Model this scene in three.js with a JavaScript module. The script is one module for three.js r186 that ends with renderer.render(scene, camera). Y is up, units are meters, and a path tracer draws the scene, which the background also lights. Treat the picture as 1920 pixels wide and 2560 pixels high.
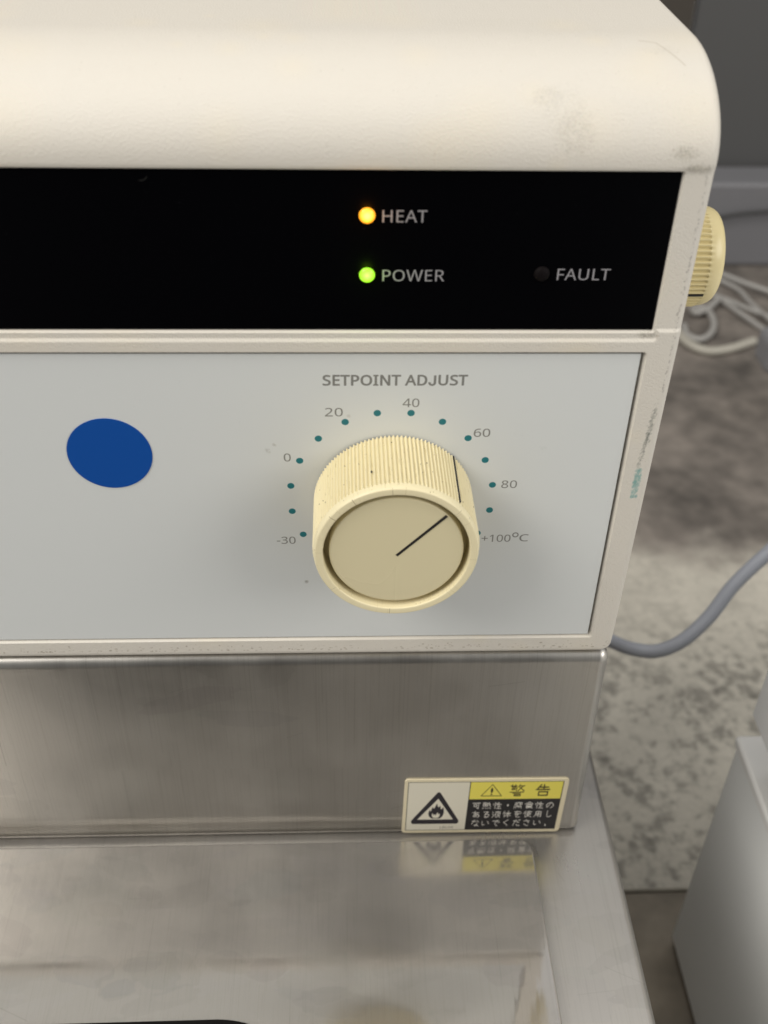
import * as THREE from 'three';
import { RoundedBoxGeometry } from 'three/addons/geometries/RoundedBoxGeometry.js';
import { mergeGeometries } from 'three/addons/utils/BufferGeometryUtils.js';
import { ImprovedNoise } from 'three/addons/math/ImprovedNoise.js';
import { RectAreaLightUniformsLib } from 'three/addons/lights/RectAreaLightUniformsLib.js';

// ---------------------------------------------------------------- renderer, camera, light
// Lengths below are millimetres, turned to metres when a geometry is made; x right, y up, z towards the viewer; the dial's centre is (0,0,0), the bench top is y = BENCH.
const BENCH = -290, MM = 0.001;
const scene = new THREE.Scene();
const renderer = new THREE.WebGLRenderer({ antialias: true });
renderer.toneMapping = THREE.LinearToneMapping;
renderer.toneMappingExposure = 1.07;
renderer.shadowMap.enabled = true;
const P = (x, y, z) => new THREE.Vector3(x * MM, (y - BENCH) * MM, z * MM);
const camera = new THREE.PerspectiveCamera(51.477, 0.75, 0.02, 30);
camera.position.copy(P(-11.1, 146.6, 191.7));
camera.rotation.set(-0.66603, -0.0492, 0.02438, 'YXZ');
camera.focus = 0.252;
camera.userData.fStop = 17;

scene.background = new THREE.Color().setRGB(0.55, 0.55, 0.545);      // dim light coming from the rest of the room
RectAreaLightUniformsLib.init();
function areaLight(name, x, y, z, w, h, tx, ty, tz, intensity, color) {
  const l = new THREE.RectAreaLight(new THREE.Color().setRGB(...color), intensity, w, h);
  l.name = name;
  l.position.copy(P(x, y, z));
  l.lookAt(P(tx, ty, tz));
  scene.add(l);
}
const WARM = [1, 0.955, 0.875];
areaLight('ceiling_lamp', -450, 1500, -480, 1.9, 0.22, -450, 0, -480, 1.9, WARM);
areaLight('ceiling_lamp_front', -420, 1600, 240, 1.5, 0.4, -420, 0, 240, 3.8, WARM);
areaLight('fill_light_left', -1480, 1500, 760, 1.3, 0.9, 0, 0, 0, 8, WARM);  // unseen fill light, added to lift the front faces and the grey case
areaLight('fill_light_right', 1450, 850, 800, 1.1, 0.9, 0, 0, 0, 4, WARM);  // unseen fill light, added opposite to even out the knob's shadow

// ---------------------------------------------------------------- helpers
let seed = 20240611;
const rnd = () => { seed = (seed + 0x6d2b79f5) | 0; let t = Math.imul(seed ^ (seed >>> 15), 1 | seed); t = (t + Math.imul(t ^ (t >>> 7), 61 | t)) ^ t; return ((t ^ (t >>> 14)) >>> 0) / 4294967296; };
const range = (a, b) => a + (b - a) * rnd();
const noise = new ImprovedNoise();
const fbm = (x, y, o = 4, z = 0.5) => { let s = 0, a = 0.5; for (let i = 0; i < o; i++) { s += a * noise.noise(x, y, z + i * 7.3); x *= 2.03; y *= 2.03; a *= 0.5; } return s; };
const clamp = (x, a = 0, b = 1) => Math.min(b, Math.max(a, x));
const smooth = (a, b, x) => { const t = clamp((x - a) / (b - a)); return t * t * (3 - 2 * t); };
const lin = (...c) => new THREE.Color().setRGB(...c);
const mat = (o) => new THREE.MeshPhysicalMaterial(o);

function finish(geometry) { geometry.scale(MM, MM, MM); return geometry; }
function part(name, geometry, material, parent, at = [0, 0, 0]) {
  const m = new THREE.Mesh(finish(geometry), material);
  m.name = name; m.castShadow = m.receiveShadow = true;
  m.position.set(at[0] * MM, at[1] * MM, at[2] * MM);
  parent.add(m);
  return m;
}
function thing(name, label, category, at, group) {
  const o = new THREE.Group();
  o.name = name; o.position.copy(P(...at)); o.userData = { label, category };
  if (group) o.userData.group = group;
  scene.add(o);
  return o;
}
function single(name, geometry, material, data) {           // geometry in the dial's millimetres
  const m = new THREE.Mesh(finish(geometry), material);
  m.name = name; m.position.y = -BENCH * MM; m.userData = data; m.castShadow = m.receiveShadow = true;
  scene.add(m);
  return m;
}
function subgroup(name, parent, at) { const g = new THREE.Group(); g.name = name; g.position.set(at[0] * MM, at[1] * MM, at[2] * MM); parent.add(g); return g; }
function canvasTexture(w, h, draw, srgb = true) {
  const c = document.createElement('canvas'); c.width = w; c.height = h;
  draw(c.getContext('2d'), w, h);
  const t = new THREE.CanvasTexture(c);
  if (srgb) t.colorSpace = THREE.SRGBColorSpace;
  t.anisotropy = 8; t.magFilter = THREE.LinearFilter;
  return t;
}
function dataTexture(w, h, at, srgb = false) {               // at(u, v) gives [r, g, b] or a number, 0 to 1
  const d = new Uint8Array(w * h * 4);
  for (let y = 0, o = 0; y < h; y++) for (let x = 0; x < w; x++, o += 4) {
    let v = at((x + 0.5) / w, (y + 0.5) / h, x, y);
    if (typeof v === 'number') v = [v, v, v];
    for (let c = 0; c < 3; c++) d[o + c] = 255 * clamp(v[c]);
    d[o + 3] = 255;
  }
  const t = new THREE.DataTexture(d, w, h);
  t.magFilter = THREE.LinearFilter; t.minFilter = THREE.LinearFilter; t.wrapS = t.wrapT = THREE.RepeatWrapping;
  if (srgb) t.colorSpace = THREE.SRGBColorSpace;
  t.needsUpdate = true;
  return t;
}
function tiled(t, mm, shift = 0) { const c = t.clone(); c.repeat.set(1 / mm, 1 / mm); c.offset.set(shift, shift); c.wrapS = c.wrapT = THREE.RepeatWrapping; c.needsUpdate = true; return c; }
function planarUV(g, fu, fv) {                                // uv in millimetres from position
  const p = g.attributes.position, uv = new Float32Array(p.count * 2);
  for (let i = 0; i < p.count; i++) { uv[2 * i] = fu(p.getX(i), p.getY(i), p.getZ(i)); uv[2 * i + 1] = fv(p.getX(i), p.getY(i), p.getZ(i)); }
  g.setAttribute('uv', new THREE.BufferAttribute(uv, 2));
  return g;
}
function boxUV(g) {                                           // uv in millimetres by the way a face points
  if (g.index) g = g.toNonIndexed();
  const p = g.attributes.position, n = g.attributes.normal, uv = new Float32Array(p.count * 2);
  for (let i = 0; i < p.count; i++) {
    const a = Math.abs(n.getX(i)), b = Math.abs(n.getY(i)), c = Math.abs(n.getZ(i));
    const q = b > a && b > c ? [p.getX(i), p.getZ(i)] : c > a ? [p.getX(i), p.getY(i)] : [p.getZ(i), p.getY(i)];
    uv.set(q, 2 * i);
  }
  g.setAttribute('uv', new THREE.BufferAttribute(uv, 2));
  return g;
}
const box = (x0, x1, y0, y1, z0, z1, r = 1, seg = 3) => boxUV(new RoundedBoxGeometry(x1 - x0, y1 - y0, z1 - z0, seg, r).translate((x0 + x1) / 2, (y0 + y1) / 2, (z0 + z1) / 2));
function lines(a, b, step, dense) {                           // coordinates from a to b, close together round the values in dense
  const s = new Set([a, b]);
  for (let x = Math.ceil(a / step) * step; x < b; x += step) s.add(x);
  for (const [c, w, d] of dense) for (let x = c - w; x <= c + w; x += d) if (x > a && x < b) s.add(Math.round(x * 1000) / 1000);
  return [...s].sort((p, q) => p - q).filter((x, i, l) => !i || x - l[i - 1] > 0.03);
}
function gridGeometry(nu, nv, at, flip = false) {             // at(i, j) gives [x, y, z, u, v]
  const pos = [], uv = [], idx = [];
  for (let j = 0; j < nv; j++) for (let i = 0; i < nu; i++) { const q = at(i, j); pos.push(q[0], q[1], q[2]); uv.push(q[3], q[4]); }
  for (let j = 0; j < nv - 1; j++) for (let i = 0; i < nu - 1; i++) {
    const a = j * nu + i, b = a + 1, c = a + nu, d = c + 1;
    if (flip) idx.push(a, c, b, b, c, d); else idx.push(a, b, c, b, d, c);
  }
  const g = new THREE.BufferGeometry();
  g.setAttribute('position', new THREE.Float32BufferAttribute(pos, 3));
  g.setAttribute('uv', new THREE.Float32BufferAttribute(uv, 2));
  g.setIndex(idx); g.computeVertexNormals();
  return g;
}
// A body with the side outline prof ([z, y], from the bottom edge up the front and back over the top), swept from x0 to its right end xEnd(y), that end's edge rounded by r.
function sweep(prof, x0, xEnd, r, xs, relief) {
  const n = prof.length, nz = [], ny = [], arc = [0];
  for (let j = 0; j < n; j++) {
    const a = prof[Math.max(0, j - 1)], b = prof[Math.min(n - 1, j + 1)], dz = b[0] - a[0], dy = b[1] - a[1], l = Math.hypot(dz, dy) || 1;
    nz.push(dy / l); ny.push(-dz / l);
    if (j) arc.push(arc[j - 1] + Math.hypot(prof[j][0] - prof[j - 1][0], prof[j][1] - prof[j - 1][1]));
  }
  const ROUND = 9, cols = xs.length + ROUND, end = [];
  const body = gridGeometry(cols, n, (i, j) => {
    const [z, y] = prof[j], xe = xEnd(y);
    let x, inset = 0;
    if (i < xs.length) x = x0 + ((xs[i] - x0) * (xe - r - x0)) / (xs[xs.length - 1] - x0);
    else { const f = ((i - xs.length + 1) / ROUND) * Math.PI / 2; x = xe - r + r * Math.sin(f); inset = r * (1 - Math.cos(f)); }
    if (relief) inset -= relief(x, y, z);
    const q = [x, y - ny[j] * inset, z - nz[j] * inset];
    if (i === cols - 1) end.push(q);
    return [...q, x, arc[j]];
  });
  const ring = end.map((q) => new THREE.Vector2(q[2], q[1])), tri = THREE.ShapeUtils.triangulateShape(ring, []), cap = new THREE.BufferGeometry(), pos = [], uv = [];
  for (const t of tri) for (const k of [t[0], t[2], t[1]]) { pos.push(end[k][0], end[k][1], end[k][2]); uv.push(end[k][2], end[k][1]); }
  cap.setAttribute('position', new THREE.Float32BufferAttribute(pos, 3)); cap.setAttribute('uv', new THREE.Float32BufferAttribute(uv, 2)); cap.computeVertexNormals();
  const flat = body.toNonIndexed();
  return mergeGeometries([flat, cap]);
}

// ---------------------------------------------------------------- materials
const grain = dataTexture(1024, 1024, (u, v) => {             // fine pebbled relief of moulded plastic, one tile = 60 mm
  const a = Math.PI * 2, wrap = (k) => { const w = smooth(0.9, 1, u), h = smooth(0.9, 1, v), f = (x, y) => noise.noise(x * k, y * k, 3.7 + k); return (f(u, v) * (1 - w) + f(u - 1, v) * w) * (1 - h) + (f(u, v - 1) * (1 - w) + f(u - 1, v - 1) * w) * h; };
  return 0.5 + 0.34 * wrap(180) + 0.26 * wrap(290);
});
const blotch = dataTexture(512, 512, (u, v) => 0.5 + 0.9 * fbm(u * 6, v * 6, 5, 9.1));

const creamMap = canvasTexture(2048, 2048, (c, w, h) => {     // covers x from -112 to 60 and 172 mm of the outline from the cover's bottom edge; px(x, s)
  const K = w / 172, px = (x) => (x + 112) * K, py = (s) => h - s * K;
  c.fillStyle = '#d1ccc3'; c.fillRect(0, 0, w, h);
  for (let i = 0; i < 260; i++) {                             // faint yellowing and handling marks
    const x = rnd() * w, y = rnd() * h, r = range(20, 120), g = c.createRadialGradient(x, y, 0, x, y, r);
    const t = rnd() < 0.5 ? '220,209,186' : '208,203,194';
    g.addColorStop(0, `rgba(${t},0.22)`); g.addColorStop(1, `rgba(${t},0)`);
    c.fillStyle = g; c.fillRect(x - r, y - r, 2 * r, 2 * r);
  }
  for (let i = 0; i < 1500; i++) { c.fillStyle = `rgba(96,88,72,${range(0.04, 0.22)})`; c.beginPath(); c.arc(rnd() * w, rnd() * h, range(0.5, 1.6), 0, 7); c.fill(); }
  const smudge = (x, s, rx, rs, n, a, col = '104,98,84') => {  // a patch of grimy specks
    for (let i = 0; i < n * 4; i++) {
      const t = rnd() * 6.283, d = Math.sqrt(rnd()) * range(0.5, 1);
      c.fillStyle = `rgba(${col},${range(0.2, 1) * a * 0.22})`; c.beginPath();
      c.ellipse(px(x + Math.cos(t) * d * rx * 1.5), py(s + Math.sin(t) * d * rs * 1.5), range(1, 3.6), range(1, 2.8), rnd() * 3, 0, 7); c.fill();
    }
  };
  smudge(29, 137, 4.5, 4, 260, 0.13); smudge(31.5, 132.5, 3, 3.5, 260, 0.2); smudge(26.5, 139, 2.5, 2, 120, 0.14);
  smudge(45, 135, 8, 4, 120, 0.08); smudge(52, 129, 2.2, 1.1, 90, 0.35); smudge(55, 126.4, 2.4, 0.7, 100, 0.36); smudge(20, 167, 14, 3, 300, 0.1); smudge(36, 160, 8, 4, 160, 0.1);
  smudge(50, 152, 3, 1.6, 60, 0.14);
  c.lineCap = 'round'; c.strokeStyle = 'rgba(150,142,120,0.3)'; c.lineWidth = 4;
  c.beginPath(); c.moveTo(px(46), py(156)); c.lineTo(px(49), py(155)); c.lineTo(px(53), py(147)); c.stroke();
  for (let s = 78; s < 128; s += 0.4) if (rnd() < 0.5) {      // dirt caught along the edge line
    c.fillStyle = `rgba(100,96,94,${range(0.06, 0.34)})`; c.beginPath(); c.ellipse(px(57 + range(-0.25, 0.25)), py(s), range(1, 3), range(1.5, 5), 0, 0, 7); c.fill();
  }
  for (let i = 0; i < 300; i++) {                             // dark scuffs on the right strip
    const s = 71 - Math.abs(range(-1, 1) * range(0, 1)) * 16 + range(-5, 5), k = rnd();
    c.fillStyle = `rgba(112,114,108,${range(0.04, 0.24)})`;
    c.beginPath(); c.ellipse(px(55.7 + 0.07 * (s - 66) + range(-0.8, 0.8) * k), py(s), range(0.8, 3), range(1, 6), 0.4, 0, 7); c.fill();
  }
  for (let i = 0; i < 170; i++) {                             // teal paint rubbed off on it
    c.fillStyle = `rgba(120,160,156,${range(0.08, 0.32)})`;
    c.beginPath(); c.ellipse(px(55.4 + range(-0.7, 0.7)), py(54 + range(-4, 4)), range(1, 5), range(2, 7), 0.2, 0, 7); c.fill();
  }
  for (let i = 0; i < 240; i++) {                             // grime along the bottom edge
    c.fillStyle = `rgba(92,80,62,${range(0.06, 0.34)})`; c.beginPath(); c.ellipse(px(range(-105, 57)), py(1.8 + Math.abs(range(-1, 1) * rnd()) * 2.4), range(1, 5), range(1, 3), 0, 0, 7); c.fill();
  }
  smudge(51.5, 91.6, 2.0, 0.5, 60, 0.4);
});
creamMap.wrapS = creamMap.wrapT = THREE.ClampToEdgeWrapping; creamMap.repeat.set(1 / 172, 1 / 172); creamMap.offset.set(112 / 172, -29.3 / 172);
const grainCream = tiled(grain, 60);
const M = {};
M.cream = mat({ map: creamMap, roughness: 0.46, bumpMap: grainCream, bumpScale: 0.0001, specularIntensity: 0.9 });
const knobMap = canvasTexture(2048, 256, (c, w, h) => {        // aged ivory plastic: dirt lodged between the ribs and small nicks
  c.fillStyle = '#e6dbb6'; c.fillRect(0, 0, w, h);
  for (let i = 0; i < 900; i++) {
    const x = rnd() * w, y = rnd() * h, l = range(3, 40);
    c.fillStyle = rnd() < 0.6 ? `rgba(120,100,50,${range(0.05, 0.22)})` : `rgba(244,236,205,${range(0.08, 0.3)})`; c.fillRect(x, y, range(0.8, 2.4), l);
  }
  for (let i = 0; i < 260; i++) { c.fillStyle = `rgba(60,48,24,${range(0.15, 0.7)})`; c.beginPath(); c.ellipse(rnd() * w, rnd() * h, range(0.6, 1.8), range(1, 3.5), 0, 0, 7); c.fill(); }
});
knobMap.wrapS = knobMap.wrapT = THREE.RepeatWrapping; knobMap.repeat.set(1 / 112, 1 / 20);
M.knob = mat({ map: knobMap, roughness: 0.42 });
M.knobSide = mat({ color: lin(0.77, 0.66, 0.36), roughness: 0.28 });
M.disc = mat({ color: lin(0.68, 0.61, 0.40), roughness: 0.55, roughnessMap: tiled(blotch, 21), bumpMap: tiled(grain, 34), bumpScale: 0.00002 });
M.ink = mat({ color: lin(0.012, 0.010, 0.010), roughness: 0.5 });
M.dark = mat({ color: lin(0.02, 0.016, 0.013), roughness: 0.8 });
M.blue = mat({ color: lin(0.002, 0.068, 0.33), roughness: 0.55, specularIntensity: 0.4, bumpMap: tiled(blotch, 9), bumpScale: 0.00003 });

const steelSmear = dataTexture(1024, 1024, (u, v) => {         // roughness of handled brushed steel
  const brush = noise.noise(u * 110, v * 4, 1.3) * 0.5 + noise.noise(u * 210, v * 7, 5.3) * 0.5;
  return clamp(0.60 + 0.20 * fbm(u * 7, v * 7, 4, 2.2) + 0.04 * brush);
});
const steelTint = dataTexture(1024, 1024, (u, v) => {
  const s = fbm(u * 5 + 3, v * 5, 5, 4.4), brush = noise.noise(u * 190, v * 4, 2.3);
  const k = 0.95 + 0.10 * s + 0.02 * brush;
  return [k, k * 0.985, k * 0.965];
});
const steel = (o, mm) => mat({ color: lin(0.60, 0.58, 0.555), metalness: 1, roughness: 0.5, map: tiled(steelTint, mm, 0.6), roughnessMap: tiled(steelSmear, mm, 0.6), ...o });
M.steel = steel({ roughness: 0.56, color: lin(0.655, 0.645, 0.625) }, 150);
M.deck = steel({ roughness: 0.52, color: lin(0.56, 0.545, 0.525) }, 170);
const film = (u, v) => fbm(u * 4.2 + 2, v * 6 + 1, 5, 6.1), streak = (u, v) => noise.noise(u * 3, v * 60, 2.2);
const plateRough = dataTexture(1024, 1024, (u, v) => { const x = ((u + 0.38) % 1) * 190 - 0, z = ((v + 0.38) % 1) * 190, fog = 0.4 * Math.exp(-(((x - 13) / 14) ** 2) - (((z - 12) / 9) ** 2)); return clamp(0.42 + 0.8 * film(u, v) + 0.12 * fbm(u * 24, v * 24, 3, 1.1) + 0.06 * noise.noise(u * 150, v * 6, 3.3) + fog); });
const worn = (blobs, vertical) => canvasTexture(2048, 2048, (c, w, h) => {      // dried water marks, scratches and lint on the plate; one tile = 190 mm
  c.fillStyle = '#f4f2ef'; c.fillRect(0, 0, w, h);
  for (let i = 0; i < blobs; i++) {
    const x = rnd() * w, y = rnd() * h, rx = range(20, 150), ry = rx * range(0.2, 0.6), a = range(-0.4, 0.4);
    c.fillStyle = rnd() < 0.5 ? `rgba(255,253,250,${range(0.03, 0.12)})` : `rgba(172,170,176,${range(0.03, 0.10)})`;
    c.beginPath();
    for (let k = 0; k <= 120; k++) { const t = k / 120 * 6.2832, q = 1 + 0.7 * fbm(Math.cos(t) * 1.3 + 5.7, Math.sin(t) * 1.3 + 3.1, 2, i * 1.37 + 0.5); c.lineTo(x + q * (rx * Math.cos(t) * Math.cos(a) - ry * Math.sin(t) * Math.sin(a)), y + q * (rx * Math.cos(t) * Math.sin(a) + ry * Math.sin(t) * Math.cos(a))); }
    c.fill();
    if (rnd() < 0.3) { c.strokeStyle = `rgba(255,255,255,${range(0.04, 0.16)})`; c.lineWidth = range(2, 6); c.stroke(); }
  }
  for (let i = 0; i < 9000; i++) { const x = rnd() * w, l = range(40, 500), y = rnd() * h - l / 2; c.fillStyle = `rgba(${rnd() < 0.5 ? '255,255,255' : '140,137,133'},${range(0.02, 0.09)})`; c.fillRect(x, y, range(0.7, 1.8), vertical ? l : l * 0.5); }   // the brushed grain
  for (let i = 0; i < 160; i++) { const x = rnd() * w, y = rnd() * h, a = range(-0.5, 0.5) + (rnd() < 0.7 ? Math.PI / 2 : 0), l = range(10, 120); c.strokeStyle = `rgba(${rnd() < 0.6 ? '255,255,255' : '120,116,112'},${range(0.05, 0.3)})`; c.lineWidth = range(0.7, 1.6); c.beginPath(); c.moveTo(x, y); c.lineTo(x + l * Math.cos(a), y + l * Math.sin(a)); c.stroke(); }
  for (let i = 0; i < 150; i++) { c.fillStyle = `rgba(255,255,255,${range(0.2, 0.9)})`; c.beginPath(); c.ellipse(rnd() * w, rnd() * h, range(0.8, 2.4), range(0.8, 3), rnd() * 3, 0, 7); c.fill(); }
});
const plateTint = worn(420, false), steelWorn = worn(60, true);
const plateBump = tiled(dataTexture(1024, 1024, (u, v) => 0.5 + 0.5 * noise.noise(u * 150, v * 5, 4.4) + 0.3 * noise.noise(u * 120, v * 90, 8.4)), 190, 0.62);
M.plate = mat({ color: lin(0.60, 0.58, 0.555), metalness: 0.8, roughness: 0.24, roughnessMap: tiled(plateRough, 190, 0.62), map: tiled(plateTint, 190, 0.62), bumpMap: plateBump, bumpScale: 0.000006 });
M.steel.map = tiled(steelWorn, 230, 0.6); M.deck.map = tiled(plateTint, 260, 0.55); M.deck.metalness = 0.82;

// ---------------------------------------------------------------- the bath circulator
const bath = thing('bath_circulator', 'cream and stainless steel laboratory bath circulator with lit lamps and setpoint dial', 'lab equipment', [0, BENCH, 0]);
const onBath = (name, geometry, material) => part(name, geometry, material, bath, [0, -BENCH, 0]);

// cover: front relief in z over (x, y)
const FR = 0.55, ST = 0.1, FLOOR = -1.7;
const rr = (x, y, x1, y0, y1, r) => {                         // signed distance to a rounded rectangle that is open to the left
  const cx = x - (x1 - r), cy = Math.max(y0 + r - y, y - (y1 - r));
  return Math.hypot(Math.max(cx, 0), Math.max(cy, 0)) + Math.min(Math.max(cx, cy), 0) - r;
};
const coverRelief = (x, y, z) => {
  if (z < -2 || y > 79) return 0.45 * smooth(79.5, 75.6, y) * 0 + 0.45;
  const ledge = rr(x, y, 53.4, 40.5, 200, 0.7), stripe = 42.7 - y, low = Math.min(ledge, stripe);
  let h = FR + (ST - FR) * smooth(0.45, -0.45, low);
  h += (0.45 - h) * smooth(74.9, 76.6, y);
  h += (-0.85 - h) * smooth(0.3, -0.3, rr(x, y, 52.6, 42.3, 75.5, 0.3));
  h += (FLOOR - h) * smooth(0.42, -0.42, rr(x, y, 51.75, -44.5, 37.45, 0.5));
  return h;
};
const prof = [];
prof.push([-30, -49.9], [-10, -49.9], [-3, -49.9], [-1.6, -49.9]);
for (let a = 0; a <= 8; a++) { const t = (a / 8) * Math.PI / 2; prof.push([-1.3 + 1.3 * Math.sin(t), -48.6 - 1.3 * Math.cos(t)]); }
for (const y of lines(-48.4, 77, 2, [[-44.5, 0.9, 0.09], [37.45, 0.9, 0.09], [40.5, 1, 0.1], [42.5, 1, 0.09], [75.6, 1.4, 0.1]])) prof.push([0, y]);
for (let a = 1; a <= 40; a++) { const t = (a / 40) * Math.PI / 2; prof.push([-27 * (1 - Math.cos(t)), 77 + 15.8 * Math.sin(t)]); }
for (const z of [-31, -38, -50, -70, -100, -150]) prof.push([z, 92.8]);
prof.push([-151, -49.9]);
const coverEnd = (y) => { const x = 57.9 + 0.8 * clamp((y + 50) / 90), d = y + 49.9; return d < 2.6 ? x - (2.6 - Math.sqrt(Math.max(0, 2.6 ** 2 - (2.6 - d) ** 2))) : x; };
const coverXs = lines(-190, 56.6, 5, [[51.75, 0.9, 0.09], [52.6, 0.8, 0.09], [53.4, 1.1, 0.1]]);
onBath('cover', sweep(prof, -190, coverEnd, 1.9, coverXs, coverRelief), M.cream);

// black indicator panel, printed
const PX0 = -112, blackMap = canvasTexture(2048, 512, (c, w, h) => {
  const K = w / 164.4, px = (x) => (x - PX0) * K, py = (y) => (75.3 - y) * K;
  c.fillStyle = '#040406'; c.fillRect(0, 0, w, h);
  for (let i = 0; i < 220; i++) { c.fillStyle = `rgba(150,150,160,${range(0.05, 0.3)})`; c.fillRect(rnd() * w, rnd() * h, range(0.6, 2), range(0.6, 2)); }
  c.strokeStyle = 'rgba(150,150,140,0.35)'; c.lineWidth = 1.4; c.beginPath(); c.moveTo(px(-48.2), py(73.2)); c.quadraticCurveTo(px(-47), py(73), px(-46.6), py(74)); c.stroke();
  word(c, 'HEAT', px(-3.34), px(5.27), py(65.42), 2.44 * K, '#98969a', 0);
  word(c, 'POWER', px(-3.11), px(9.15), py(53.23), 2.44 * K, '#98969a', 0);
  word(c, 'FAULT', px(31.35), px(41.95), py(53.6), 2.44 * K, '#98969a', 0);
});
function word(c, text, x0, x1, y, cap, color, bold) {          // text from x0 to x1 on the line y, capitals cap high
  c.save();
  const size = cap / 0.714;
  c.font = `${size}px sans-serif`; c.textBaseline = 'alphabetic'; c.fillStyle = c.strokeStyle = color; c.lineJoin = 'round';
  if (text.includes('J')) {                                    // a J that stands on the line
    const [a, b] = text.split('J'), wa = c.measureText(a).width, wj = size * 0.52, wb = c.measureText(b).width;
    c.translate(x0, y); c.scale((x1 - x0) / (wa + wj + wb - size * 0.04), 1);
    c.fillText(a, 0, 0); c.fillText(b, wa + wj, 0);
    if (bold) { c.lineWidth = cap * bold; c.strokeText(a, 0, 0); c.strokeText(b, wa + wj, 0); }
    c.lineWidth = cap * (0.13 + bold); c.lineCap = 'butt'; c.beginPath(); c.moveTo(wa + wj * 0.76, -cap); c.lineTo(wa + wj * 0.76, -cap * 0.3);
    c.bezierCurveTo(wa + wj * 0.76, cap * 0.05, wa + wj * 0.16, cap * 0.05, wa + wj * 0.16, -cap * 0.32); c.stroke(); c.restore();
    return;
  }
  const m = c.measureText(text), l = m.actualBoundingBoxLeft ?? 0, wide = (m.actualBoundingBoxRight ?? m.width) + l;
  c.translate(x0, y); c.scale((x1 - x0) / wide, 1);
  c.fillText(text, l, 0);
  if (bold) { c.lineWidth = cap * bold; c.strokeText(text, l, 0); }
  c.restore();
}
blackMap.repeat.set(1 / 164.4, 1); blackMap.offset.set(-PX0 / 164.4, 0); blackMap.wrapS = blackMap.wrapT = THREE.ClampToEdgeWrapping;
M.black = mat({ map: blackMap, roughness: 0.3, specularIntensity: 0.07 });
const bp = box(-185, 52.35, 42.6, 75.3, -0.85, -0.4, 0.12, 2);
{ const K = 2048 / 164.4; planarUV(bp, (x) => x, (x, y) => 1 - (75.3 - y) * K / 512); }
const indicator = onBath('indicator_panel', bp, M.black);
const lensMap = dataTexture(64, 64, (u, v) => { const d = Math.hypot(u - 0.5, v - 0.56) * 2, k = 1 - smooth(0.1, 1, d); return [0.7 + 0.3 * k, 0.38 + 0.62 * k, 0.04 + 0.96 * k * k]; });   // the chip's bright core in a coloured lens
function led(x, y, color, glow, label) {
  const g = new THREE.SphereGeometry(1.57, 40, 16, 0, Math.PI * 2, 0, Math.PI / 2).rotateX(Math.PI / 2).scale(1, 1, 0.6).translate(x, y, -0.4);
  const m = mat({ color: lin(...color), roughness: glow ? 0.3 : 0.6, specularIntensity: glow ? 1 : 0.12, emissive: glow ? lin(...glow) : lin(0, 0, 0) });
  planarUV(g, (px) => 0.5 + (px - x) / 3.4, (px, py) => 0.5 + (py - y) / 3.4);
  if (glow) m.emissiveMap = lensMap;
  const o = part('indicator_lamp', g, m, indicator);
  o.userData.label = label;
  if (glow) {
    const l = new THREE.PointLight(lin(glow[0], glow[1] * 0.6, 0), glow[0] > 1 ? 0.000025 : 0.00005); l.shadow.radius = 0.05; l.name = 'led_light'; l.position.set(x * MM, y * MM, 2.6 * MM); indicator.add(l);
  }
}
led(-6.2, 66.7, [0.5, 0.25, 0.02], [1.7, 1.0, 0.30], 'glowing amber lamp beside HEAT');
led(-6.1, 54.55, [0.15, 0.5, 0.03], [0.45, 1.6, 0.20], 'glowing green lamp beside POWER');
led(28.3, 54.9, [0.006, 0.0045, 0.005], null, 'unlit dark lamp beside FAULT');

// grey control panel, printed
const greyMap = canvasTexture(2048, 1024, (c, w, h) => {
  const K = w / 163.1, px = (x) => (x - PX0) * K, py = (y) => (37.2 - y) * K;
  c.fillStyle = '#d2d5d5'; c.fillRect(0, 0, w, h);
  const ink = '#7b7b78';
  word(c, 'SETPOINT ADJUST', px(-15.3), px(15.1), py(29.6), 2.45 * K, ink, 0.06);
  const num = (t, x0, x1, y) => word(c, t, px(x0), px(x1), py(y), 2.15 * K, ink, 0);
  num('20', -14.9, -10.9, 21.9); num('40', 1.7, 5.4, 24.2); num('60', 17.5, 21.2, 16.5); num('80', 24.7, 28.4, 2.5); num('0', -24.1, -22.4, 10.1); num('-30', -26.6, -22.1, -13.5);
  num('+100', 21.4, 28.4, -13.4); num('C', 30.4, 32.6, -13.3);
  c.strokeStyle = ink; c.lineWidth = 0.28 * K; c.beginPath(); c.arc(px(29.4), py(-11.3), 0.62 * K, 0, 7); c.stroke();
  for (let k = 0; k < 14; k++) {
    const a = (207.71 - 18.1116 * k) * Math.PI / 180;
    c.fillStyle = '#22717a'; c.beginPath(); c.arc(px(23 * Math.cos(a)), py(23 * Math.sin(a)), 0.80 * K, 0, 7); c.fill();
  }
  const mark = (x, y, r, a) => { for (let i = 0; i < 30; i++) { c.fillStyle = `rgba(120,116,108,${a * 0.4 * rnd()})`; c.beginPath(); c.arc(px(x + range(-r, r)), py(y + range(-r, r)), range(1, 5), 0, 7); c.fill(); } };
  mark(-27.5, 13, 0.45, 0.2); mark(-26, 14.6, 0.25, 0.12); mark(-20, -25.5, 0.3, 0.3); mark(-9.8, 22.1, 0.35, 0.12); mark(33, 13, 0.9, 0.05);
  for (let i = 0; i < 500; i++) { c.fillStyle = `rgba(90,90,90,${range(0.02, 0.12)})`; c.fillRect(rnd() * w, rnd() * h, range(0.8, 2.4), range(0.8, 2.4)); }
});
greyMap.repeat.set(1 / 163.1, 1); greyMap.offset.set(-PX0 / 163.1, 0); greyMap.wrapS = greyMap.wrapT = THREE.ClampToEdgeWrapping;
M.grey = mat({ map: greyMap, roughness: 0.4, specularIntensity: 0.8, bumpMap: tiled(grain, 40), bumpScale: 0.000012 });
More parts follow.
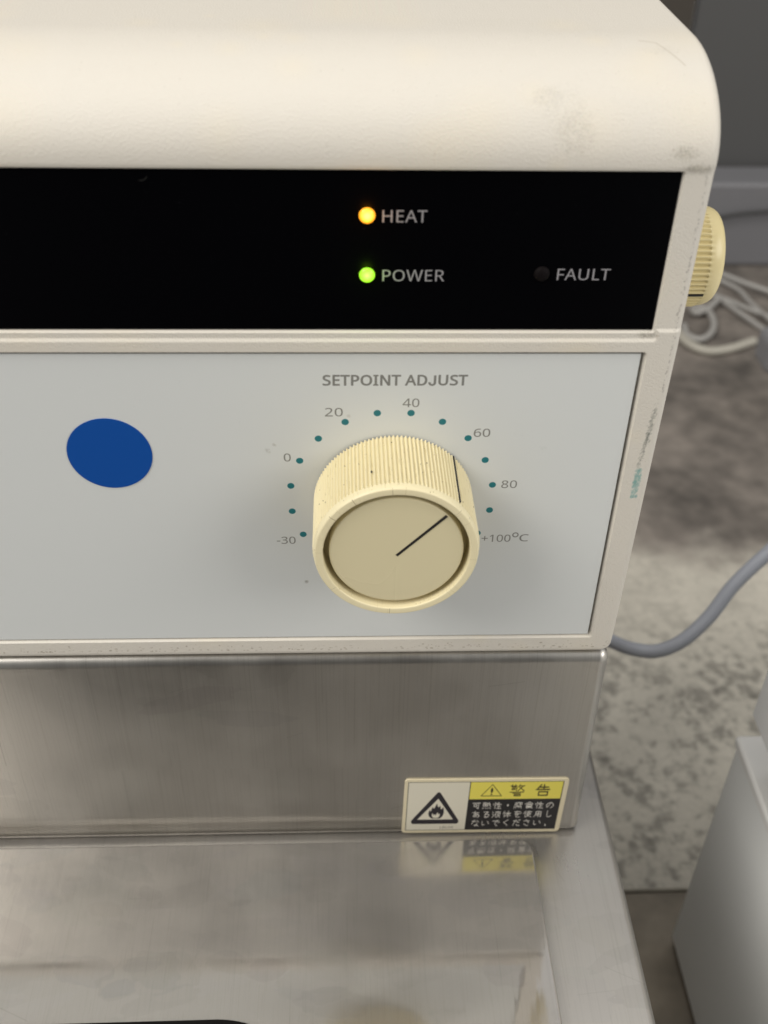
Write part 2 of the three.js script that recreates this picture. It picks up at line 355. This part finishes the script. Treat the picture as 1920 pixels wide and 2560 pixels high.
const gp = box(-185, 51.05, -44.15, 37.15, -1.66, 0, 0.12, 2);
{ const K = 2048 / 163.1; planarUV(gp, (x) => x, (x, y) => 1 - (37.2 - y) * K / 1024); }
M.grey.bumpMap.repeat.set(1 / 40, 2);
const control = onBath('control_panel', gp, M.grey);
part('round_sticker', new THREE.CylinderGeometry(9.18, 9.18, 0.12, 96).rotateX(Math.PI / 2).translate(-61.8, 12.4, 0.065), M.blue, control).userData.label = 'plain round blue sticker';

// knobs: ridged skirt with a chamfered rim, a sunk ring and a flat disc
function ridgedSkirt(R, base, top, rimTop, chamfer, inner, floor, ridges, depth, per = 8) {
  const rows = [[R - depth, base, 0], [R, base + 0.05, 1], [R, base + (top - base) * 0.5, 1], [R, top - 0.25, 1], [R - 0.1, top, 0.5], [R - 0.2, top + 0.12, 0]];
  for (let k = 1; k <= 6; k++) { const t = (k / 6) * Math.PI / 2; rows.push([R - 0.2 - chamfer * (1 - Math.cos(t)), top + 0.12 + (rimTop - top - 0.12) * Math.sin(t), 0]); }
  rows.push([inner + 0.35, rimTop, 0], [inner + 0.1, rimTop - 0.08, 0], [inner, rimTop - 0.3, 0], [inner - 0.02, floor, 0]);
  const n = ridges * per + 1, saw = [0, 0.45, 0.85, 1, 0.9, 0.6, 0.15, 0];
  return gridGeometry(n, rows.length, (i, j) => {
    const a = (i / (n - 1)) * Math.PI * 2, [r, z, w] = rows[j], q = r - depth * w * (1 - saw[i % per]);
    return [q * Math.cos(a), q * Math.sin(a), z, i / per, z];
  });
}
const knob = subgroup('setpoint_knob', bath, [0.3, -0.6 - BENCH, 0]);
part('ridged_skirt', ridgedSkirt(18.0, 0.5, 17.5, 19.3, 0.6, 15.75, 14.0, 124, 0.55), M.knob, knob);
part('groove_floor', new THREE.RingGeometry(13.9, 16.0, 96).translate(0, 0, 14.05), M.knob, knob);
const lathe = (pts, seg = 96) => new THREE.LatheGeometry(pts.map(([r, z]) => new THREE.Vector2(r, z)), seg).rotateX(Math.PI / 2);
part('knob_disc', lathe([[14.5, 14.0], [14.45, 18.0], [14.3, 18.28], [13.9, 18.4], [9, 18.46], [0, 18.48]]), M.disc, knob);
part('knob_stem', new THREE.CylinderGeometry(16.8, 16.8, 0.5, 64).rotateX(Math.PI / 2).translate(0, 0, 0.26), M.dark, knob);
const bar = (x0, y0, x1, y1, w, z, t) => new THREE.BoxGeometry(Math.hypot(x1 - x0, y1 - y0), w, t).rotateZ(Math.atan2(y1 - y0, x1 - x0)).translate((x0 + x1) / 2, (y0 + y1) / 2, z);
part('pointer_line', bar(0.05, -1.0, 10.3, 9.75, 0.62, 18.45, 0.16), M.ink, knob);
part('side_line', new THREE.BoxGeometry(0.5, 0.36, 16.4).translate(17.82, 0, 8.75).rotateZ(0.755), M.ink, knob);
for (const [a, z, r] of [[1.88, 12.6, 0.33], [1.2, 9, 0.16], [1.62, 3, 0.14], [2.6, 15, 0.16]]) part('fleck', new THREE.SphereGeometry(r, 10, 8).scale(0.4, 0.7, 1.3).translate(17.8, 0, z).rotateZ(a), M.dark, knob);

const side = subgroup('side_knob', bath, [58.6, 46.6 - BENCH, -27]);
const SIDE_ANGLE = Math.PI + 0.42, turn = (g) => g.rotateY(Math.PI / 2);
part('ridged_skirt', turn(ridgedSkirt(11.1, 0.3, 9.0, 12.6, 1.9, 7.5, 11.5, 56, 0.6)), M.knobSide, side);
part('knob_disc', turn(lathe([[7.6, 11.4], [7.2, 12.2], [0, 12.3]], 48)), M.knobSide, side);
part('side_line', turn(new THREE.BoxGeometry(0.5, 0.55, 8.6).translate(11.0, 0, 4.7).rotateZ(SIDE_ANGLE)), M.ink, side);

// steel body below the cover
const sp = [[-60, -51.2], [-8, -51.2], [-3.4, -51.2]];
for (let a = 0; a <= 14; a++) { const t = (a / 14) * Math.PI / 2; sp.push([-2.4 + 3.0 * Math.sin(t), -54.2 + 3.0 * Math.cos(t)]); }
for (const y of [-56, -60, -70, -80, -90, -100, -110, -118, -121, -123, -124]) sp.push([0.6, y]);
sp.push([0.75, -124.5], [0.85, -124.9], [0.75, -125.3], [0.35, -125.9], [-0.1, -126.6], [-0.35, -127.2], [-2, -127.45], [-60, -127.45]);
sp.reverse();
const steelEnd = (y) => { const x = 58.1 + 1.3 * clamp((-51 - y) / 76) ** 1.4, d = y + 127.5; return d < 2.6 ? x - (2.6 - Math.sqrt(Math.max(0, 2.6 ** 2 - (2.6 - d) ** 2))) : x; };
onBath('steel_front', sweep(sp, -190, steelEnd, 2.6, lines(-190, 55, 8, []), null), M.steel);
onBath('gap_dark_strip', box(-188, 56.3, -51.3, -49.8, -40, -2.2, 0.2, 1), M.dark);  // near-black strip standing in for the darkness of the open gap
onBath('bath_deck', box(-190, 69.9, BENCH + 6, -127.5, -165, 118, 2.2, 5), M.deck);
{ // thin polished plate lying on the deck
  const s = new THREE.Shape(), x1 = 43.9, z0 = 5.2, r = 4;
  s.moveTo(-188, -z0); s.lineTo(x1 - r, -z0); s.quadraticCurveTo(x1, -z0, x1, -z0 - r); s.lineTo(x1 + 0.3, -112); s.lineTo(-188, -112); s.closePath();
  const g = new THREE.ExtrudeGeometry(s, { depth: 2.3, bevelEnabled: true, bevelThickness: 0.5, bevelSize: 0.5, bevelSegments: 3, curveSegments: 16 }).rotateX(-Math.PI / 2).translate(0, -127.5, 0);
  onBath('deck_plate', planarUV(g, (x) => x, (x, y, z) => z), M.plate);
}

// warning label on the steel
const STROKES = {
  可: '0191 717958 2353562623', 熱: '0151 2023 0353 0555 3336 52828596 706456 1809 3849 6869 8899', 性: '2029 0204 3243 6069 5144 4393 5686 4999',
  腐: '5051 1191 1109 3224 3335 5393 7275 2629 268689 5647 5768', 食: '5003 5093 3373 24848727 2686 242958 4799', の: '5145281714326183958769',
  あ: '1282 404558 745738273564859779', る: '2171356485876949384758', 液: '0112 0415 0926 6061 3191 5235 4449 7265 73938659 6599', 体: '2004 2229 3393 6069 6337 6397 5777',
  を: '1181 40255357 9355374989', 使: '2004 2229 3191 4383854543 60655739 4699', 用: '212609 21818979 2484 2686 5159', し: '3037496987', な: '1262 4016 7193 747859486799',
  い: '12162847 728496', で: '128153455879 7484 9394', く: '702479', だ: '1262 4019 5484 576999 7081 9091', さ: '1282 4075 26385979',
  警: '0141 1012 3032 124245 1333341413 6052 6191 8155 6295 0696 2777 3878793938', 告: '3013 2282 5054 0494 2686892926', '。': '1719293818', '・': '5455',
};
const labelMap = canvasTexture(1480, 940, (c, w, h) => {
  c.scale(1, 2);                                              // drawn on 1480 x 470
  c.fillStyle = '#ddd2b4'; c.fillRect(0, 0, 1480, 470);
  c.fillStyle = '#1c1a1d'; c.fillRect(28, 20, 1410, 428);
  c.fillStyle = '#dcd7c6'; c.fillRect(34, 24, 552, 420);
  c.fillStyle = '#e6d95c'; c.fillRect(594, 24, 836, 148);
  const ch = (t, x, y, sx, sy, lw, col) => {
    c.strokeStyle = col; c.lineCap = 'round'; c.lineJoin = 'round'; c.lineWidth = lw;
    for (const s of STROKES[t].split(' ')) {
      c.beginPath();
      for (let k = 0; k < s.length; k += 2) c[k ? 'lineTo' : 'moveTo'](x + (s[k] / 9 - 0.5) * sx, y + (s[k + 1] / 9 - 0.5) * sy);
      c.stroke();
    }
  };
  ch('警', 1022, 97, 126, 96, 8, '#3a3212'); ch('告', 1256, 97, 122, 90, 12, '#3a3212');
  c.strokeStyle = '#3a3212'; c.lineWidth = 6; c.lineJoin = 'round'; c.beginPath(); c.moveTo(792, 46); c.lineTo(886, 144); c.lineTo(698, 144); c.closePath(); c.stroke();
  c.fillStyle = '#2a2410'; c.beginPath(); c.ellipse(792, 96, 11, 23, 0, 0, 7); c.fill(); c.beginPath(); c.ellipse(792, 131, 9, 6, 0, 0, 7); c.fill();
  const rows = [['可熱性・腐食性の', 228], ['ある液体を使用し', 308], ['ないでください。', 386]];
  rows.forEach(([t, y], j) => [...t].forEach((g, i) => ch(g, 668 + i * 97 + j * 3, y, g === '。' ? 40 : g === '・' ? 10 : 72, g === '。' ? 60 : g === '・' ? 10 : 54, g === '・' ? 16 : 5.6, '#e2ded6')));
  c.lineWidth = 44; c.strokeStyle = '#221e26'; c.lineJoin = 'round'; c.beginPath(); c.moveTo(313, 130); c.lineTo(498, 368); c.lineTo(100, 368); c.closePath(); c.stroke();
  c.fillStyle = '#dcd7c6'; c.beginPath(); c.moveTo(313, 164); c.lineTo(466, 350); c.lineTo(134, 350); c.closePath(); c.fill();
  c.fillStyle = '#221e26'; c.beginPath(); c.moveTo(270, 341); c.bezierCurveTo(225, 320, 228, 285, 246, 262); c.lineTo(254, 280); c.lineTo(266, 236); c.lineTo(282, 254); c.lineTo(304, 206); c.lineTo(320, 242); c.lineTo(338, 226); c.lineTo(345, 262); c.lineTo(366, 240);
  c.bezierCurveTo(382, 285, 378, 322, 340, 341); c.closePath(); c.fill();
  c.fillStyle = '#dcd7c6'; c.beginPath(); c.moveTo(284, 336); c.bezierCurveTo(262, 322, 262, 306, 272, 292); c.lineTo(282, 312); c.lineTo(290, 300); c.lineTo(300, 314); c.lineTo(318, 284); c.lineTo(326, 304); c.lineTo(340, 296); c.bezierCurveTo(342, 318, 334, 330, 318, 336); c.closePath(); c.fill();
  c.save(); c.fillStyle = '#55504a'; c.translate(348, 432); c.scale(1.75, 1); c.font = '27px sans-serif'; c.fillText('LBL04', 0, 0); c.restore();
  for (let i = 0; i < 400; i++) { c.fillStyle = rnd() < 0.5 ? `rgba(220,210,180,${range(0.03, 0.16)})` : `rgba(70,60,40,${range(0.03, 0.14)})`; c.fillRect(rnd() * 1480, rnd() * 470, range(1, 5), range(0.6, 3)); }
  for (let i = 0; i < 40; i++) { c.fillStyle = `rgba(160,150,130,${range(0.05, 0.25)})`; c.fillRect(range(600, 1000), range(418, 436), range(4, 30), 1.5); }
});
labelMap.wrapS = labelMap.wrapT = THREE.ClampToEdgeWrapping;
{
  const s = new THREE.Shape(), w = 47.4, h = 25.2, r = 1.3;
  s.moveTo(r, 0); s.lineTo(w - r, 0); s.quadraticCurveTo(w, 0, w, r); s.lineTo(w, h - r); s.quadraticCurveTo(w, h, w - r, h); s.lineTo(r, h); s.quadraticCurveTo(0, h, 0, h - r); s.lineTo(0, r); s.quadraticCurveTo(0, 0, r, 0);
  const g = new THREE.ExtrudeGeometry(s, { depth: 0.16, bevelEnabled: true, bevelThickness: 0.1, bevelSize: 0.06, bevelSegments: 2, curveSegments: 8 });
  planarUV(g, (x) => x / w, (x, y) => y / h);
  g.rotateZ(-0.011).translate(6.0, -126.1, 0.72);
  onBath('warning_label', g, mat({ map: labelMap, roughness: 0.42 })).userData.label = 'yellow, black and white Japanese warning label with flame triangle';
}

// black lid over the bath opening
{
  const s = new THREE.Shape(), x1 = -20, z0 = 58.6, r = 24;
  s.moveTo(-180, -z0); s.lineTo(x1 - r, -z0 + 0.6); s.quadraticCurveTo(x1 - 6, -z0 + 0.2, x1, -z0 - r * 0.8); s.lineTo(x1, -106); s.lineTo(-180, -106); s.closePath();
  const g = new THREE.ExtrudeGeometry(s, { depth: 2.2, bevelEnabled: true, bevelThickness: 0.4, bevelSize: 0.4, bevelSegments: 2, curveSegments: 24 }).rotateX(-Math.PI / 2).translate(0, -125.4, 0);
  single('lid', planarUV(g, (x) => x, (x, y, z) => z), mat({ color: lin(0.005, 0.0045, 0.004), specularIntensity: 0.25, roughness: 0.75, bumpMap: tiled(grain, 30), bumpScale: 0.0002 }), { label: 'matt black lid with rounded corner lying on the steel deck', category: 'lid' });
}

// ---------------------------------------------------------------- bench and what stands behind
const bench = dataTexture(1000, 1300, (u, v) => {              // x from 40 to 460, z from -840 to -80: pale stained concrete, darker and browner beyond it
  const x = 40 + 420 * u, z = -840 + 760 * v, w = fbm(x / 60, z / 60, 4, 1.7), e = fbm(x / 25, z / 25, 4, 6.6);
  const pale = smooth(-342, -292, z + 30 * e + 10 * w), rough = smooth(-265, -215, z + 60 * w);
  const spot = fbm(x / 5.5 + w, z / 5.5, 4, 5.5) + 0.55 * fbm(x / 30, z / 30, 3, 3.3), big = fbm(x / 19, z / 19, 4, 2.9);
  const d = smooth(-0.16, 0.40, spot) * (0.22 + 0.55 * rough) + 0.5 * smooth(0.2, 0.45, big) * rough + 0.12 * smooth(0, 0.4, fbm(x / 40, z / 9, 4, 9.9));
  const k = (1 - 0.34 * d) * (1 + 0.16 * w) * (1 + 0.07 * fbm(x / 3, z / 3, 2, 8)), q = 1 + 0.5 * fbm(x / 70, z / 70, 4, 4.1) + 0.35 * fbm(x / 16, z / 16, 3, 5.1);
  return [0.765 * k * pale + 0.44 * q * (1 - pale), 0.745 * k * pale + 0.415 * q * (1 - pale), 0.70 * k * pale + 0.392 * q * (1 - pale)];
}, true);
bench.wrapS = bench.wrapT = THREE.MirroredRepeatWrapping;
const drab = dataTexture(512, 512, (u, v) => { const k = 0.8 + 0.5 * fbm(u * 9, v * 9, 4, 3.1); return [0.66 * k, 0.625 * k, 0.575 * k]; }, true);
const slab = (name, z0, z1, y1, m) => single(name, box(-900, 1500, y1 - 30, y1, z0, z1, 1.2, 2), m, { kind: 'structure' });
bench.repeat.set(1 / 420, 1 / 760); bench.offset.set(-40 / 420, 840 / 760);
slab('bench_top', -1000, -81, BENCH, mat({ map: bench, roughness: 0.7 }));
slab('bench_edge', -80, 420, BENCH - 1, mat({ map: tiled(drab, 300), color: lin(1, 0.98, 0.94), roughness: 0.7 }));
M.wall = mat({ color: lin(0.075, 0.075, 0.076), roughness: 0.6 });
single('wall_back', box(299, 2000, BENCH - 1, 900, -800, -790, 1, 1), M.wall, { kind: 'structure' });
single('wall_back_panel', box(-900, 297, BENCH - 1, 900, -802, -792, 1, 1), mat({ color: lin(0.05, 0.042, 0.034), roughness: 0.6 }), { kind: 'structure' });
single('added_dark_panel', box(-540, 420, BENCH - 700, 2400, 1050, 1080, 2, 2), mat({ color: lin(0.05, 0.048, 0.046), roughness: 0.8 }), { kind: 'structure' });   // unseen dark panel, added to darken what the steel and plate mirror
single('plinth_box', box(100, 1300, BENCH, BENCH + 81, -785, -740, 4, 3), mat({ color: lin(0.16, 0.16, 0.172), roughness: 0.5 }), { label: 'blue-grey low box along the dark wall behind the cables', category: 'box' });

const inst = thing('grey_instrument', 'pale grey instrument case with light rim standing right of the steel bath', 'lab equipment', [132, BENCH, -55]);
const onInst = (n, g, m) => part(n, g.translate(-132, -BENCH, 55), m, inst);
M.case = mat({ color: lin(0.85, 0.87, 0.875), roughness: 0.5, bumpMap: tiled(grain, 50), bumpScale: 0.00005 });
onInst('foot', box(140, 160, BENCH, BENCH + 5, -45, -25, 2, 2), M.dark);
onInst('foot', box(140, 160, BENCH, BENCH + 5, 180, 200, 2, 2), M.dark);
onInst('lower_case', box(132, 400, BENCH + 4, -158, -56, 240, 1.5, 3), M.case);
onInst('rim', box(131, 400, -158, -153, -57, 241, 1.5, 3), mat({ color: lin(0.78, 0.78, 0.77), roughness: 0.4 }));
onInst('recess', box(140, 395, -153, -128, -40, 235, 1, 2), mat({ color: lin(0.12, 0.12, 0.12), roughness: 0.6 }));
onInst('upper_case', box(127, 400, -128, -20, -45, 240, 1.5, 3), mat({ color: lin(0.72, 0.725, 0.73), roughness: 0.45 }));

// cables: points are [x, y, z]
function cable(name, pts, r, color, data, seg = 80) {
  const curve = new THREE.CatmullRomCurve3(pts.map((p) => new THREE.Vector3(...p)), false, 'centripetal');
  const g = new THREE.TubeGeometry(curve, seg, r, 14), ends = [0, 1].map((t) => new THREE.SphereGeometry(r, 14, 8).translate(...curve.getPoint(t).toArray()));
  return single(name, mergeGeometries([g.toNonIndexed(), ...ends.map((e) => e.toNonIndexed())]), mat({ color: lin(...color), roughness: 0.45 }), data);
}
cable('power_cord', [[76, -150, -172], [84.5, -153.2, -115.3], [96.7, -155.1, -106.8], [102.8, -153.5, -101.3], [111.4, -152, -98.4], [120.2, -147.6, -98.8], [131.2, -139.9, -104.3], [140.6, -130.3, -111.4], [148.5, -124, -116], [157.1, -117.7, -120.5], [178, -98, -134]], 2.75, [0.46, 0.485, 0.55], { label: 'thick blue-grey cord curving up to the right from behind the steel bath', category: 'cable' });
const PALE = [0.34, 0.33, 0.315], LOOSE = 'pale cables lying loose at the back';
cable('pale_cable', [[318, -284, -735], [333, -284, -722], [345, -284, -708], [358, -284, -693], [375, -284, -676], [420, -284, -630]], 2.2, PALE, { label: 'highest of the pale cables running right from behind the side knob', category: 'cable', group: LOOSE });
cable('pale_cable_001', [[319, -286, -678], [327, -286, -666], [338, -286, -638], [348, -286, -612], [365, -286, -569]], 2.2, PALE, { label: 'lowest pale straight cable slanting steeply down to the right below the side knob', category: 'cable', group: LOOSE });
cable('pale_cable_002', [[314, -287, -680], [325, -287, -674], [337, -287, -662], [349, -287, -647], [362, -287, -634], [381, -287, -616]], 2.0, PALE, { label: 'middle one of three pale cables slanting right below the side knob', category: 'cable', group: LOOSE });
cable('pale_cable_003', [[327, -284, -663], [320, -284, -654], [309, -284, -641], [297, -284, -634], [300, -286, -648], [309, -286, -646], [311, -286, -628], [307, -286, -611], [298, -286, -596], [288, -286, -590], [281, -286, -598], [282, -286, -614]], 2.7, PALE, { label: 'pale cable coiled in a small loop just right of the cover', category: 'cable', group: LOOSE });
cable('pale_cable_004', [[272, -286, -612], [274, -286, -600], [278, -286, -584], [284, -286, -575], [292, -286, -570.5], [309, -286, -574], [334, -286, -587]], 3.7, [0.40, 0.38, 0.33], { label: 'thick pale cable end lying in a shallow curve below the coiled loop', category: 'cable', group: LOOSE });
cable('pale_cable_005', [[333, -286, -712], [339, -286, -702], [350, -286, -684], [354, -286, -655], [361, -286, -625], [372, -286, -590]], 2, PALE, { label: 'pale cable crossing the other two near the right edge below the side knob', category: 'cable', group: LOOSE });
cable('black_cable', [[310, -243, -734], [323, -241, -734], [342, -238, -734], [359, -235, -734], [381, -233, -734], [420, -229, -734]], 1.7, [0.03, 0.03, 0.03], { label: 'thin dark cable running across the blue-grey box behind the side knob', category: 'cable' });
single('grey_block', box(297, 336, -250, -223, -500, -470, 6, 3), mat({ color: lin(0.20, 0.20, 0.21), roughness: 0.5 }), { label: 'small grey block cut by the right edge beside the pale cables', category: 'block' });
renderer.render(scene, camera);
